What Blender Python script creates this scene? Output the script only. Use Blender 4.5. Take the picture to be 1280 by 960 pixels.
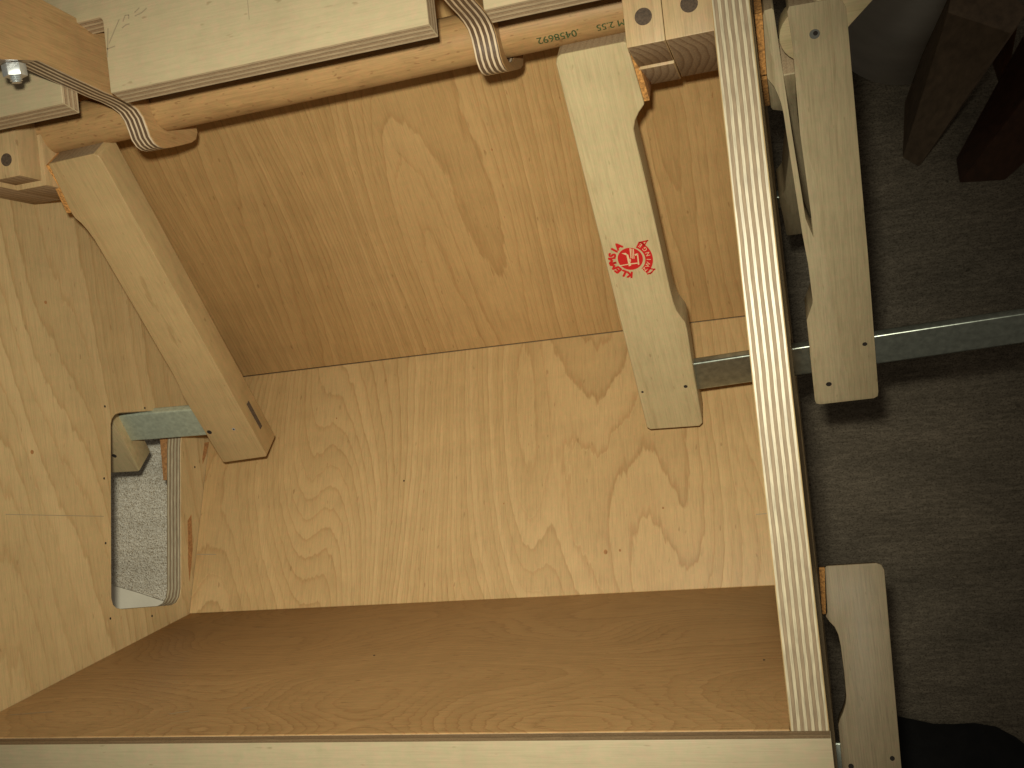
import bpy, bmesh, math, random
from mathutils import Vector, Matrix
from mathutils.geometry import tessellate_polygon

random.seed(7)
for o in list(bpy.data.objects):
    bpy.data.objects.remove(o)
S = bpy.context.scene
COL = S.collection
SHIFT = Vector((0.24, 0.0, 1.15))          # box frame -> world (floor at z = 0)

def W(x, y, z):
    return Vector((x, y, z)) + SHIFT

# ------------------------------------------------------------------ camera
cam_d = bpy.data.cameras.new('camera')
cam = bpy.data.objects.new('camera', cam_d)
COL.objects.link(cam)
cam_d.sensor_width = 36.0
cam_d.lens = 1270.0 / 1280.0 * 36.0
cam_d.clip_start = 0.02
cam_d.clip_end = 50.0
right = Vector((0.95535518, -0.10869163, -0.27474098))
down = Vector((-0.10445797, -0.99407552, 0.03004002))
fwd = Vector((-0.27637838, 0.0, -0.9610489))
R = Matrix((( right.x, -down.x, -fwd.x), (right.y, -down.y, -fwd.y), (right.z, -down.z, -fwd.z)))
cam.matrix_world = Matrix.Translation(SHIFT) @ R.to_4x4()
S.camera = cam

# ------------------------------------------------------------------ world, light, exposure
wd = bpy.data.worlds.new('World')
S.world = wd
wd.use_nodes = True
wd.node_tree.nodes['Background'].inputs[0].default_value = (1.0, 0.90, 0.74, 1)
wd.node_tree.nodes['Background'].inputs[1].default_value = 0.080
fl = bpy.data.lights.new('camera_flash', 'SPOT')
fl.energy = 16.6
fl.color = (0.99, 0.97, 0.80)
fl.shadow_soft_size = 0.009
fl.spot_size = math.radians(79)
fl.spot_blend = 1.0
flo = bpy.data.objects.new('camera_flash', fl)
COL.objects.link(flo)
flo.location = W(-0.010, 0.034, 0.006)
aim = W(-0.275, -0.03, -0.65) - flo.location
flo.rotation_euler = aim.to_track_quat('-Z', 'Y').to_euler()
S.view_settings.view_transform = 'Standard'
S.view_settings.look = 'None'
S.view_settings.exposure = 0.0
S.view_settings.gamma = 1.0

# ------------------------------------------------------------------ material helpers
class NT:
    def __init__(self, name):
        self.m = bpy.data.materials.new(name)
        self.m.use_nodes = True
        self.t = self.m.node_tree
        self.b = self.t.nodes['Principled BSDF']
    def n(self, typ, **kw):
        nd = self.t.nodes.new(typ)
        for k, v in kw.items():
            setattr(nd, k, v)
        return nd
    def l(self, a, b):
        self.t.links.new(a, b)
    def val(self, sock, v):
        if hasattr(v, 'is_output'):
            self.l(v, sock)
        else:
            sock.default_value = v
    def math(self, op, a, b=0.0, c=0.0, clamp=False):
        nd = self.n('ShaderNodeMath', operation=op, use_clamp=clamp)
        for i, v in enumerate((a, b, c)):
            self.val(nd.inputs[i], v)
        return nd.outputs[0]
    def gc(self, scale=(1, 1, 1), off=(0, 0, 0)):
        if not hasattr(self, '_a'):
            self._a = self.n('ShaderNodeAttribute', attribute_name='gc').outputs['Vector']
        mp = self.n('ShaderNodeMapping')
        mp.inputs['Location'].default_value = off
        mp.inputs['Scale'].default_value = scale
        self.l(self._a, mp.inputs['Vector'])
        return mp.outputs[0]
    def noise(self, vec, scale=1.0, detail=2.0, rough=0.5, dist=0.0):
        nd = self.n('ShaderNodeTexNoise')
        nd.inputs['Scale'].default_value = scale
        nd.inputs['Detail'].default_value = detail
        nd.inputs['Roughness'].default_value = rough
        nd.inputs['Distortion'].default_value = dist
        self.l(vec, nd.inputs['Vector'])
        return nd.outputs['Fac']
    def ramp(self, fac, stops, interp='LINEAR'):
        nd = self.n('ShaderNodeValToRGB')
        cr = nd.color_ramp
        cr.interpolation = interp
        while len(cr.elements) < len(stops):
            cr.elements.new(0.5)
        for e, (p, c) in zip(cr.elements, stops):
            e.position = p
            e.color = (*c, 1) if len(c) == 3 else c
        self.l(fac, nd.inputs[0])
        return nd.outputs[0]
    def mix(self, fac, a, b, mode='MIX'):
        nd = self.n('ShaderNodeMix', data_type='RGBA', blend_type=mode)
        self.val(nd.inputs[0], fac)
        for i, v in ((6, a), (7, b)):
            if hasattr(v, 'is_output'):
                self.l(v, nd.inputs[i])
            else:
                nd.inputs[i].default_value = (*v, 1)
        return nd.outputs[2]
    def bump(self, h, strength=0.3, dist=0.001):
        nd = self.n('ShaderNodeBump')
        nd.inputs['Strength'].default_value = strength
        nd.inputs['Distance'].default_value = dist
        self.l(h, nd.inputs['Height'])
        self.l(nd.outputs[0], self.b.inputs['Normal'])
    def fin(self, col=None, rough=0.5, metal=0.0, spec=0.5):
        if col is not None:
            self.val(self.b.inputs['Base Color'], col if hasattr(col, 'is_output') else (*col, 1))
        self.val(self.b.inputs['Roughness'], rough)
        self.b.inputs['Metallic'].default_value = metal
        self.b.inputs['Specular IOR Level'].default_value = spec
        return self.m

def wood(name, base, light, line, rings=9.0, su=5.0, sv=1.3, k=6.0, off=(0, 0, 0), line_amt=0.6,
         fibre=0.10, rough=0.45, jag=0.16, mottle=0.5, spec=0.35, warp=0.0, band_amt=1.0, pore_t=0.735, pore_s=1.0):
    """flat-sawn veneer: contour lines of a stretched noise field = cathedral figure. gc = (across, along, thick) metres"""
    t = NT(name)
    v = t.gc(off=off)
    vl = t.gc(scale=(su, sv, 3.0), off=off)
    big = t.noise(vl, 1.0, 1.2, 0.40, warp)
    sep = t.n('ShaderNodeSeparateXYZ')
    t.l(v, sep.inputs[0])
    med = t.noise(t.gc(scale=(70, 16, 10), off=off), 1.0, 2.0, 0.6)
    bands = t.noise(t.gc(scale=(14, 0.4, 3), off=off), 1.0, 1.0, 0.5)
    h = t.math('ADD', t.math('MULTIPLY', big, rings), t.math('MULTIPLY', sep.outputs[0], k))
    h = t.math('ADD', h, t.math('MULTIPLY', bands, rings * 0.22))
    h = t.math('ADD', h, t.math('MULTIPLY', med, jag * 4))
    fine = t.noise(t.gc(scale=(260, 45, 60), off=off), 1.0, 2.0, 0.6)
    h = t.math('ADD', h, t.math('MULTIPLY', fine, jag * 3))
    fr = t.math('FRACT', h)
    prof = t.ramp(fr, [(0.0, (0, 0, 0)), (0.40, (0.05, 0.05, 0.05)), (0.78, (0.30, 0.30, 0.30)),
                       (0.90, (0.85, 0.85, 0.85)), (0.945, (1, 1, 1)), (1.0, (0, 0, 0))])
    wn = t.n('ShaderNodeTexWhiteNoise', noise_dimensions='1D')
    t.l(t.math('FLOOR', h), wn.inputs['W'])
    band_tone = t.ramp(wn.outputs['Value'], [(0.0, (0.93, 0.92, 0.90)), (1.0, (1.06, 1.07, 1.09))])
    # vary line strength from place to place
    fade = t.noise(t.gc(scale=(11, 4, 4), off=(off[0] + 3, off[1] + 1, 0)), 1.0, 2.0, 0.5)
    fade = t.ramp(fade, [(0.30, (0.40, 0.40, 0.40)), (0.60, (1, 1, 1))])
    prof = t.math('MULTIPLY', prof, fade)
    mot = t.noise(t.gc(scale=(9, 3, 3), off=(off[0] + 7, off[1], 2)), 1.0, 3.0, 0.55)
    mot = t.ramp(mot, [(0.5 - 0.22, (0, 0, 0)), (0.5 + 0.22, (1, 1, 1))])
    col = t.mix(t.math('MULTIPLY', mot, mottle), base, light)
    col = t.mix(t.math('MULTIPLY', prof, line_amt), col, line)
    col = t.mix(band_amt, col, t.mix(1.0, col, band_tone, 'MULTIPLY'))
    # cross-grain shimmer and handling marks
    shim = t.noise(t.gc(scale=(18, 70, 18), off=off), 1.0, 2.0, 0.5)
    col = t.mix(1.0, col, t.ramp(shim, [(0.3, (0.965,) * 3), (0.7, (1.035,) * 3)]), 'MULTIPLY')
    dirt = t.noise(t.gc(scale=(26, 22, 20), off=(off[0] + 5, off[1] + 9, 1)), 1.0, 4.0, 0.65)
    col = t.mix(t.math('MULTIPLY', t.ramp(dirt, [(0.60, (0, 0, 0)), (0.78, (1, 1, 1))]), 0.30), col, (base[0] * 0.72, base[1] * 0.68, base[2] * 0.62))
    fib = t.noise(t.gc(scale=(1500, 45, 300), off=off), 1.0, 3.0, 0.65)
    fib2 = t.noise(t.gc(scale=(500, 60, 300), off=off), 1.0, 2.0, 0.6)
    flk = t.ramp(fib, [(0.28, (1 - fibre * 1.6,) * 3), (0.55, (1, 1, 1)), (0.8, (1 + fibre * 0.6,) * 3)])
    col = t.mix(1.0, col, flk, 'MULTIPLY')
    flk2 = t.ramp(fib2, [(0.25, (1 - fibre,) * 3), (0.5, (1, 1, 1))])
    col = t.mix(1.0, col, flk2, 'MULTIPLY')
    # slight red / green drift of the wood tissue
    hue = t.noise(t.gc(scale=(420, 300, 300), off=(off[0] + 2, off[1] + 4, 3)), 1.0, 3.0, 0.7)
    col = t.mix(1.0, col, t.ramp(hue, [(0.30, (0.955, 1.0, 0.97)), (0.5, (1.01, 1.0, 1.0)), (0.70, (1.09, 0.985, 1.02))]), 'MULTIPLY')
    # sparse brown pores and specks
    pore = t.noise(t.gc(scale=(420 * pore_s, 110 * pore_s, 200), off=(off[0] + 11, off[1], 5)), 1.0, 1.0, 0.4)
    pf = t.ramp(pore, [(pore_t, (0, 0, 0)), (pore_t + 0.055, (1, 1, 1))])
    col = t.mix(t.math('MULTIPLY', pf, 0.45), col, (line[0] * 0.55, line[1] * 0.5, line[2] * 0.45))
    r = t.math('ADD', rough - 0.06, t.math('MULTIPLY', fib2, 0.12))
    t.bump(t.math('ADD', t.math('MULTIPLY', fib, 0.6), t.math('MULTIPLY', prof, -0.5)), 0.25, 0.0004)
    return t.fin(col, r, 0.0, spec)

def ply(name, pitch, lightc, darkc, gluec=(0.10, 0.055, 0.03), rough=0.4, spec=0.5, off=0.0, bumpy=0.5, along=None, duty=0.44):
    """cut edge of plywood: layers counted through the thickness (gc.z), end grain on every second ply"""
    t = NT(name)
    v = t.gc()
    sep = t.n('ShaderNodeSeparateXYZ')
    t.l(v, sep.inputs[0])
    wob = t.noise(t.gc(scale=(25, 25, 25)), 1.0, 2.0, 0.5)
    z = t.math('ADD', sep.outputs[2], t.math('MULTIPLY', t.math('SUBTRACT', wob, 0.5), pitch * 0.7))
    q = t.math('ADD', t.math('DIVIDE', z, pitch * 2.0), 100.0 + off)
    f2 = t.math('FRACT', q)
    stripe = t.ramp(f2, [(0.0, (0, 0, 0)), (duty, (0, 0, 0)), (duty + 0.06, (1, 1, 1)), (0.95, (1, 1, 1)), (1.0, (0, 0, 0))])
    glue = t.ramp(f2, [(0.0, (0.25, 0.25, 0.25)), (0.05, (0, 0, 0)), (0.44, (0, 0, 0)), (0.485, (1, 1, 1)), (0.55, (0.05, 0.05, 0.05)),
                       (0.68, (0, 0, 0)), (0.72, (0.35, 0.35, 0.35)), (0.77, (0, 0, 0)), (0.90, (0, 0, 0)), (0.96, (1, 1, 1)), (1.0, (0.25, 0.25, 0.25))])
    e1, e2 = (900, 900) if along is None else (900, 120)
    streak = t.noise(t.gc(scale=(110, 110, 1400)), 1.0, 3.0, 0.65)
    endg = t.noise(t.gc(scale=(e1, e2, 1300)), 1.0, 3.0, 0.6)
    lc = t.mix(t.ramp(streak, [(0.35, (0, 0, 0)), (0.65, (1, 1, 1))]), tuple(c * 0.66 for c in lightc), lightc)
    dc = t.mix(t.ramp(endg, [(0.3, (0, 0, 0)), (0.7, (1, 1, 1))]), tuple(c * 0.74 for c in darkc), tuple(min(1, c * 1.15) for c in darkc))
    col = t.mix(stripe, lc, dc)
    gap = t.noise(t.gc(scale=(120, 120, 900), off=(3, 1, 0)), 1.0, 2.0, 0.6)
    gl = t.math('MULTIPLY', glue, t.ramp(gap, [(0.3, (0.35,) * 3), (0.65, (1,) * 3)]))
    col = t.mix(t.math('MULTIPLY', gl, 0.8), col, gluec)
    r = t.math('ADD', rough, t.math('MULTIPLY', stripe, 0.25))
    t.bump(t.math('ADD', t.math('MULTIPLY', stripe, -0.7), t.math('MULTIPLY', endg, -0.35)), bumpy, 0.0004)
    return t.fin(col, r, 0.0, spec)

def plain(name, col, rough=0.5, metal=0.0, spec=0.5, nz=None, amt=0.3, bump=0.0, scale3=None):
    t = NT(name)
    c = col
    if nz:
        tc = t.n('ShaderNodeTexCoord').outputs['Object']
        if scale3:
            mp = t.n('ShaderNodeMapping')
            mp.inputs['Scale'].default_value = scale3
            t.l(tc, mp.inputs[0])
            tc = mp.outputs[0]
        f = t.noise(tc, nz, 4.0, 0.6)
        c = t.mix(t.ramp(f, [(0.32, (0, 0, 0)), (0.68, (1, 1, 1))]), tuple(x * (1 - amt) for x in col), tuple(min(1, x * (1 + amt)) for x in col))
        if bump:
            t.bump(f, bump, 0.0006)
    return t.fin(c, rough, metal, spec)

M = {}
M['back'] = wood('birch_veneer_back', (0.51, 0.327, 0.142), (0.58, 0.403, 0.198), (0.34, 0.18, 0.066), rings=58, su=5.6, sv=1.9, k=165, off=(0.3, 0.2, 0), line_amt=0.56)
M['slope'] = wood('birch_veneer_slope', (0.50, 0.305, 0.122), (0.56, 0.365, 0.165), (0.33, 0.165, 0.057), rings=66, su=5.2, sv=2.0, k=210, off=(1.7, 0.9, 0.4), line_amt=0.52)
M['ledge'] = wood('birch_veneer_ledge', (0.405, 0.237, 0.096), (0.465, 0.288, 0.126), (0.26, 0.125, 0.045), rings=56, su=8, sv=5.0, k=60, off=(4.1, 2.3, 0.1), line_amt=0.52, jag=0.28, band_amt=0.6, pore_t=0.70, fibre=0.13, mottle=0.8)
M['side'] = wood('birch_veneer_side', (0.51, 0.365, 0.18), (0.57, 0.43, 0.225), (0.37, 0.215, 0.085), rings=26, su=4.5, sv=1.3, k=60, off=(2.2, 5.2, 0.7), line_amt=0.50)
M['pale'] = wood('birch_veneer_pale', (0.46, 0.37, 0.222), (0.50, 0.407, 0.25), (0.37, 0.285, 0.15), rings=4, su=5, sv=1.0, k=5, off=(6.2, 1.2, 0.2), line_amt=0.22, fibre=0.05, mottle=0.5)
M['rail'] = wood('birch_veneer_rail', (0.345, 0.275, 0.163), (0.38, 0.307, 0.187), (0.28, 0.215, 0.113), rings=4, su=5, sv=1.0, k=5, off=(6.9, 3.2, 0.2), line_amt=0.22, fibre=0.05, mottle=0.5)  # darker copy of the pale veneer, flash falloff painted into its colour
M['arm'] = wood('birch_veneer_lever', (0.47, 0.285, 0.125), (0.53, 0.335, 0.155), (0.33, 0.17, 0.065), rings=5, su=6, sv=1.5, k=6, off=(8.2, 3.2, 0.2), line_amt=0.3, fibre=0.14)
M['jaw'] = wood('hornbeam_jaw', (0.49, 0.385, 0.207), (0.54, 0.432, 0.24), (0.38, 0.27, 0.13), rings=4, su=16, sv=1.0, k=25, off=(3.3, 7.7, 0.6), line_amt=0.36, fibre=0.09, rough=0.40, spec=0.4)
M['jaw_grey'] = wood('hornbeam_jaw_greyed', (0.44, 0.35, 0.205), (0.50, 0.40, 0.24), (0.33, 0.24, 0.13), rings=5, su=20, sv=1.2, k=45, off=(1.3, 4.7, 0.6), line_amt=0.4, fibre=0.12, rough=0.45, spec=0.3)
M['jaw_falloff'] = wood('hornbeam_jaw_falloff', (0.31, 0.235, 0.135), (0.36, 0.28, 0.165), (0.22, 0.15, 0.08), rings=6, su=20, sv=1.2, k=60, off=(2.3, 1.7, 0.6), line_amt=0.5, fibre=0.14, rough=0.5, spec=0.3)  # darker copy of the jaw wood; the flash's falloff is in the colour
M['jaw_dimmed'] = wood('hornbeam_jaw_dimmed', (0.42, 0.285, 0.13), (0.49, 0.35, 0.175), (0.32, 0.19, 0.075), rings=8, su=22, sv=1.4, k=60, off=(9.3, 2.7, 0.6), line_amt=0.35, fibre=0.09, rough=0.40, spec=0.4)  # yellower, darker copy; weaker light on this jaw is put into its colour
M['dowel'] = wood('beech_dowel', (0.41, 0.24, 0.098), (0.46, 0.285, 0.125), (0.28, 0.135, 0.05), rings=4, su=25, sv=1.2, k=30, off=(5.3, 1.7, 0.6), line_amt=0.25, fibre=0.12, rough=0.5, pore_t=0.665, pore_s=1.9)
def end_grain(name, c0, c1, k, ctr):
    t = NT(name)
    v = t.gc(off=ctr)
    vm = t.n('ShaderNodeVectorMath', operation='MULTIPLY')
    vm.inputs[1].default_value = (1, 0, 1)
    t.l(v, vm.inputs[0])
    ln_ = t.n('ShaderNodeVectorMath', operation='LENGTH')
    t.l(vm.outputs[0], ln_.inputs[0])
    w = t.noise(t.gc(scale=(60, 60, 60)), 1.0, 2.0, 0.5)
    f = t.math('FRACT', t.math('ADD', t.math('MULTIPLY', ln_.outputs[1], k), t.math('MULTIPLY', w, 0.8)))
    pr = t.ramp(f, [(0.0, (0, 0, 0)), (0.55, (0.25,) * 3), (0.9, (1, 1, 1)), (1.0, (0, 0, 0))])
    g = t.noise(t.gc(scale=(1100, 1100, 1100)), 1.0, 2.0, 0.6)
    col = t.mix(pr, c0, c1)
    col = t.mix(1.0, col, t.ramp(g, [(0.3, (0.75,) * 3), (0.65, (1.1,) * 3)]), 'MULTIPLY')
    t.bump(g, 0.3, 0.0004)
    return t.fin(col, 0.7, 0.0, 0.2)
M['block_end'] = end_grain('oak_end_grain', (0.40, 0.28, 0.17), (0.25, 0.155, 0.085), 260, (0.115, 0, 0.50))
M['jaw_end'] = end_grain('hornbeam_end_grain', (0.38, 0.275, 0.165), (0.33, 0.23, 0.135), 300, (0.065, 0, 0.01))
M['block'] = wood('oak_block', (0.49, 0.335, 0.165), (0.54, 0.385, 0.20), (0.37, 0.225, 0.10), rings=3, su=20, sv=2, k=60, off=(0.3, 6.7, 0.6), line_amt=0.3, fibre=0.12)
M['ply_wall'] = ply('plywood_edge_wall', 0.015 / 11, (0.505, 0.42, 0.277), (0.26, 0.18, 0.106), (0.12, 0.075, 0.042), rough=0.38, spec=0.4, along=True)
M['ply_board'] = ply('plywood_edge_board', 0.012 / 7, (0.60, 0.46, 0.29), (0.40, 0.275, 0.165), (0.15, 0.085, 0.045), rough=0.5, spec=0.3)
M['ply_arm'] = ply('plywood_edge_lever', 0.0125 / 9, (0.80, 0.62, 0.42), (0.13, 0.075, 0.04), (0.035, 0.02, 0.012), rough=0.22, spec=0.8, bumpy=0.8, duty=0.36)
M['ply_dark'] = ply('plywood_edge_rail', 0.0021, (0.30, 0.205, 0.115), (0.25, 0.165, 0.09), rough=0.6, spec=0.2)
M['cork'] = plain('cork', (0.50, 0.235, 0.065), 0.9, nz=700, amt=0.5, bump=0.8)
M['steel'] = plain('zinc_plated_steel', (0.36, 0.385, 0.325), 0.32, 0.9, nz=260, amt=0.2, bump=0.08)
M['steel_light'] = plain('zinc_steel_reflection', (0.43, 0.465, 0.36), 0.45, 0.35, nz=320, amt=0.14, bump=0.06)  # paler copy of the bar steel; reflected wall light is painted in
M['bright'] = plain('bright_zinc', (0.62, 0.64, 0.64), 0.32, 0.6, nz=400, amt=0.12)
M['hole'] = plain('dark_hole', (0.018, 0.012, 0.008), 0.9)
M['plug'] = plain('hollow_shade', (0.085, 0.055, 0.034), 0.8, nz=900, amt=0.35, bump=0.5)  # flat plugs and bar slot; shade of the hollows is put into the colour
M['red'] = plain('red_print', (0.50, 0.012, 0.012), 0.5)
M['cream'] = plain('bare_wood_print_gap', (0.66, 0.48, 0.27), 0.5)
M['green'] = plain('green_stamp_ink', (0.06, 0.085, 0.025), 0.7, nz=1400, amt=0.7)
M['pencil'] = plain('pencil_graphite', (0.31, 0.24, 0.15), 0.6)
M['chip'] = plain('torn_veneer', (0.34, 0.16, 0.055), 0.8, nz=500, amt=0.3)
M['pinmetal'] = plain('dull_pin_metal', (0.20, 0.19, 0.165), 0.45, 0.5)
M['bench'] = plain('bench_paint', (0.90, 0.82, 0.66), 0.55, nz=30, amt=0.06)

def carpet_mat(name, a, b, c, s, ribs=0.10):
    t = NT(name)
    tc = t.n('ShaderNodeTexCoord').outputs['Object']
    def mp(sc):
        m = t.n('ShaderNodeMapping')
        m.inputs['Scale'].default_value = sc
        t.l(tc, m.inputs[0])
        return m.outputs[0]
    f1 = t.noise(mp((s * 0.55, s * 1.5, s)), 1.0, 3.0, 0.7)
    f2 = t.noise(mp((s * 2.2, s * 2.8, s * 2)), 1.0, 2.0, 0.6)
    f3 = t.noise(mp((9, 26, 9)), 1.0, 3.0, 0.55)
    col = t.mix(t.ramp(f1, [(0.34, (0, 0, 0)), (0.66, (1, 1, 1))]), a, b)
    col = t.mix(t.ramp(f2, [(0.50, (0, 0, 0)), (0.70, (1, 1, 1))]), col, c)
    f4 = t.noise(mp((2.2, 3.0, 2.0)), 1.0, 4.0, 0.6)
    rib = t.noise(mp((22, 230, 22)), 1.0, 2.0, 0.6)
    col = t.mix(1.0, col, t.ramp(rib, [(0.32, (1 - ribs * 1.4,) * 3), (0.66, (1 + ribs,) * 3)]), 'MULTIPLY')
    col = t.mix(1.0, col, t.ramp(f4, [(0.35, (0.82, 0.84, 0.86)), (0.65, (1.14, 1.12, 1.10))]), 'MULTIPLY')
    lint = t.noise(mp((95, 95, 95)), 1.0, 1.0, 0.4)
    col = t.mix(t.math('MULTIPLY', t.ramp(lint, [(0.74, (0, 0, 0)), (0.80, (1, 1, 1))]), 0.5), col, tuple(x * 0.35 for x in c))
    sh = t.ramp(f3, [(0.3, (0.80,) * 3), (0.7, (1.12,) * 3)])
    col = t.mix(1.0, col, sh, 'MULTIPLY')
    t.bump(t.math('ADD', f1, f2), 0.9, 0.002)
    return t.fin(col, 0.95, 0.0, 0.1)

M['carpet'] = carpet_mat('grey_carpet', (0.175, 0.145, 0.106), (0.295, 0.245, 0.182), (0.115, 0.092, 0.065), 210)
M['felt'] = carpet_mat('light_grey_felt', (0.72, 0.64, 0.50), (0.95, 0.88, 0.74), (0.40, 0.30, 0.19), 330, 0.04)

# ------------------------------------------------------------------ object helpers
def prop(o, label=None, cat=None, group=None, kind=None):
    for k, v in (('label', label), ('category', cat), ('group', group), ('kind', kind)):
        if v:
            o[k] = v
    return o

def thing(name, label, cat, loc, group=None):
    o = bpy.data.objects.new(name, None)
    o.empty_display_size = 0.02
    COL.objects.link(o)
    o.location = loc
    return prop(o, label, cat, group)

def origin_of(o):
    v = Vector((0, 0, 0))
    while o is not None:
        v = v + o.location
        o = o.parent
    return v

class Frame:
    """local frame: p(x, y, z) = O + a x + b y + n z   (grain runs along g)"""
    def __init__(self, O, a, b, n):
        self.O, self.a, self.b, self.n = Vector(O), Vector(a).normalized(), Vector(b).normalized(), Vector(n).normalized()
    def p(self, x, y, z=0.0):
        return self.O + self.a * x + self.b * y + self.n * z
    def rot(self, deg):
        """turn in the a-b plane"""
        c, s = math.cos(math.radians(deg)), math.sin(math.radians(deg))
        return Frame(self.O, self.a * c + self.b * s, self.b * c - self.a * s, self.n)
    def at(self, x, y, z=0.0):
        return Frame(self.p(x, y, z), self.a, self.b, self.n)

def build(name, verts, faces, mats, parent, gframe, fmat=None, bevel=0.0, seg=2, smooth=False, gsel=None, angle=35):
    """verts in world coordinates; gframe = (origin, across, along, thick) gives the wood grain"""
    me = bpy.data.meshes.new(name)
    o = bpy.data.objects.new(name, me)
    COL.objects.link(o)
    if parent is not None:
        o.parent = parent
        org = origin_of(parent)
    else:
        org = sum((Vector(v) for v in verts), Vector((0, 0, 0))) / len(verts)
        zmin = min(v[2] for v in verts)
        org.z = zmin
        o.location = org
    me.from_pydata([tuple(Vector(v) - org) for v in verts], [], faces)
    if not isinstance(mats, (list, tuple)):
        mats = [mats]
    for m in mats:
        me.materials.append(m)
    if fmat:
        for p, i in zip(me.polygons, fmat):
            p.material_index = i
    bm = bmesh.new()
    bm.from_mesh(me)
    bmesh.ops.recalc_face_normals(bm, faces=bm.faces)
    if bevel > 0:
        ed = [e for e in bm.edges if len(e.link_faces) == 2 and e.calc_face_angle(0) > math.radians(angle)]
        bmesh.ops.bevel(bm, geom=ed, offset=bevel, segments=seg, profile=0.6, affect='EDGES', clamp_overlap=True)
    bm.to_mesh(me)
    bm.free()
    if gframe:
        O, ga, gb, gn = (Vector(q) for q in gframe)
        at = me.attributes.new('gc', 'FLOAT_VECTOR', 'POINT')
        for i, v in enumerate(me.vertices):
            d = v.co + org - O
            at.data[i].vector = (d.dot(ga), d.dot(gb), d.dot(gn))
    if smooth or bevel > 0:
        for p in me.polygons:
            p.use_smooth = True
        if not smooth:
            try:
                me.set_sharp_from_angle(angle=math.radians(34))
            except Exception:
                pass
    return o

def prism(name, fr, outline, t0, t1, mats, parent, grain='b', bevel=0.0006, hole=None, seg=2, gO=None, edge_smooth=False, angle=35):
    if not isinstance(mats, (list, tuple)):
        mats = [mats]
    """outline (x, y) in the frame's a-b plane, between n = t0 and n = t1.  mats = face [, edge]"""
    n = len(outline)
    vs = [fr.p(x, y, t0) for x, y in outline] + [fr.p(x, y, t1) for x, y in outline]
    faces, fm = [], []
    if hole:
        h = len(hole)
        vs += [fr.p(x, y, t0) for x, y in hole] + [fr.p(x, y, t1) for x, y in hole]
        tri = tessellate_polygon([[Vector((x, y, 0)) for x, y in outline], [Vector((x, y, 0)) for x, y in hole]])
        for T in tri:
            faces.append([i if i < n else i + n for i in T]); fm.append(0)
            faces.append([i + n if i < n else i + n + h for i in T][::-1]); fm.append(0)
        for i in range(h):
            j = (i + 1) % h
            faces.append([2 * n + i, 2 * n + j, 2 * n + h + j, 2 * n + h + i]); fm.append(1)
    else:
        faces.append(list(range(n))); fm.append(0)
        faces.append(list(range(n, 2 * n))[::-1]); fm.append(0)
    for i in range(n):
        j = (i + 1) % n
        faces.append([i, j, n + j, n + i])
        dx, dy = abs(outline[j][0] - outline[i][0]), abs(outline[j][1] - outline[i][1])
        fm.append(1 if len(mats) < 3 or dx > 2.0 * dy else 0)
    if not isinstance(mats, (list, tuple)):
        mats = [mats]
    if len(mats) == 1:
        fm = [0] * len(fm)
    O = Vector(gO) if gO is not None else fr.O
    g = {'b': (O, fr.a, fr.b, fr.n), 'a': (O, fr.b, fr.a, fr.n), 'n': (O, fr.a, fr.n, fr.b)}[grain]
    return build(name, vs, faces, mats, parent, g, fm, bevel, seg, angle=angle)

def boxm(name, fr, x0, x1, y0, y1, z0, z1, mats, parent, grain='b', bevel=0.0006):
    return prism(name, fr, [(x0, y0), (x1, y0), (x1, y1), (x0, y1)], z0, z1, mats, parent, grain, bevel)

def arc(cx, cy, r, a0, a1, n):
    return [(cx + r * math.cos(math.radians(a0 + (a1 - a0) * i / n)), cy + r * math.sin(math.radians(a0 + (a1 - a0) * i / n))) for i in range(n + 1)]

def disc(name, fr, x, y, r, z, mat, parent, depth=0.0006, n=20, sx=1.0):
    out = [(x + r * sx * math.cos(2 * math.pi * i / n), y + r * math.sin(2 * math.pi * i / n)) for i in range(n)]
    return prism(name, fr, out, z, z - depth, mat, parent, bevel=0)

def tube(name, pts, r, mat, parent, n=8):
    vs, fs = [], []
    for i, p in enumerate(pts):
        a = pts[max(i - 1, 0)]; b = pts[min(i + 1, len(pts) - 1)]
        d = (Vector(b) - Vector(a)).normalized()
        q = d.to_track_quat('Z', 'Y')
        for k in range(n):
            vs.append(Vector(p) + q @ Vector((r * math.cos(2 * math.pi * k / n), r * math.sin(2 * math.pi * k / n), 0)))
    for i in range(len(pts) - 1):
        for k in range(n):
            fs.append([i * n + k, i * n + (k + 1) % n, (i + 1) * n + (k + 1) % n, (i + 1) * n + k])
    fs.append(list(range(n))); fs.append(list(range((len(pts) - 1) * n, len(pts) * n)))
    return build(name, vs, fs, mat, parent, None, smooth=True)

def cyl(name, p0, p1, r, mat, parent, n=48, gaxis=True, bevel=0.0):
    p0, p1 = Vector(p0), Vector(p1)
    d = (p1 - p0).normalized()
    q = d.to_track_quat('Z', 'Y')
    e1, e2 = q @ Vector((1, 0, 0)), q @ Vector((0, 1, 0))
    vs = [p + e1 * r * math.cos(2 * math.pi * k / n) + e2 * r * math.sin(2 * math.pi * k / n) for p in (p0, p1) for k in range(n)]
    fs = [[k, (k + 1) % n, n + (k + 1) % n, n + k] for k in range(n)] + [list(range(n)), list(range(n, 2 * n))]
    return build(name, vs, fs, mat, parent, (p0, e1, d, e2), bevel=bevel if bevel else 0.0003, seg=1)

EX, EY, EZ = Vector((1, 0, 0)), Vector((0, 1, 0)), Vector((0, 0, 1))

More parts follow.
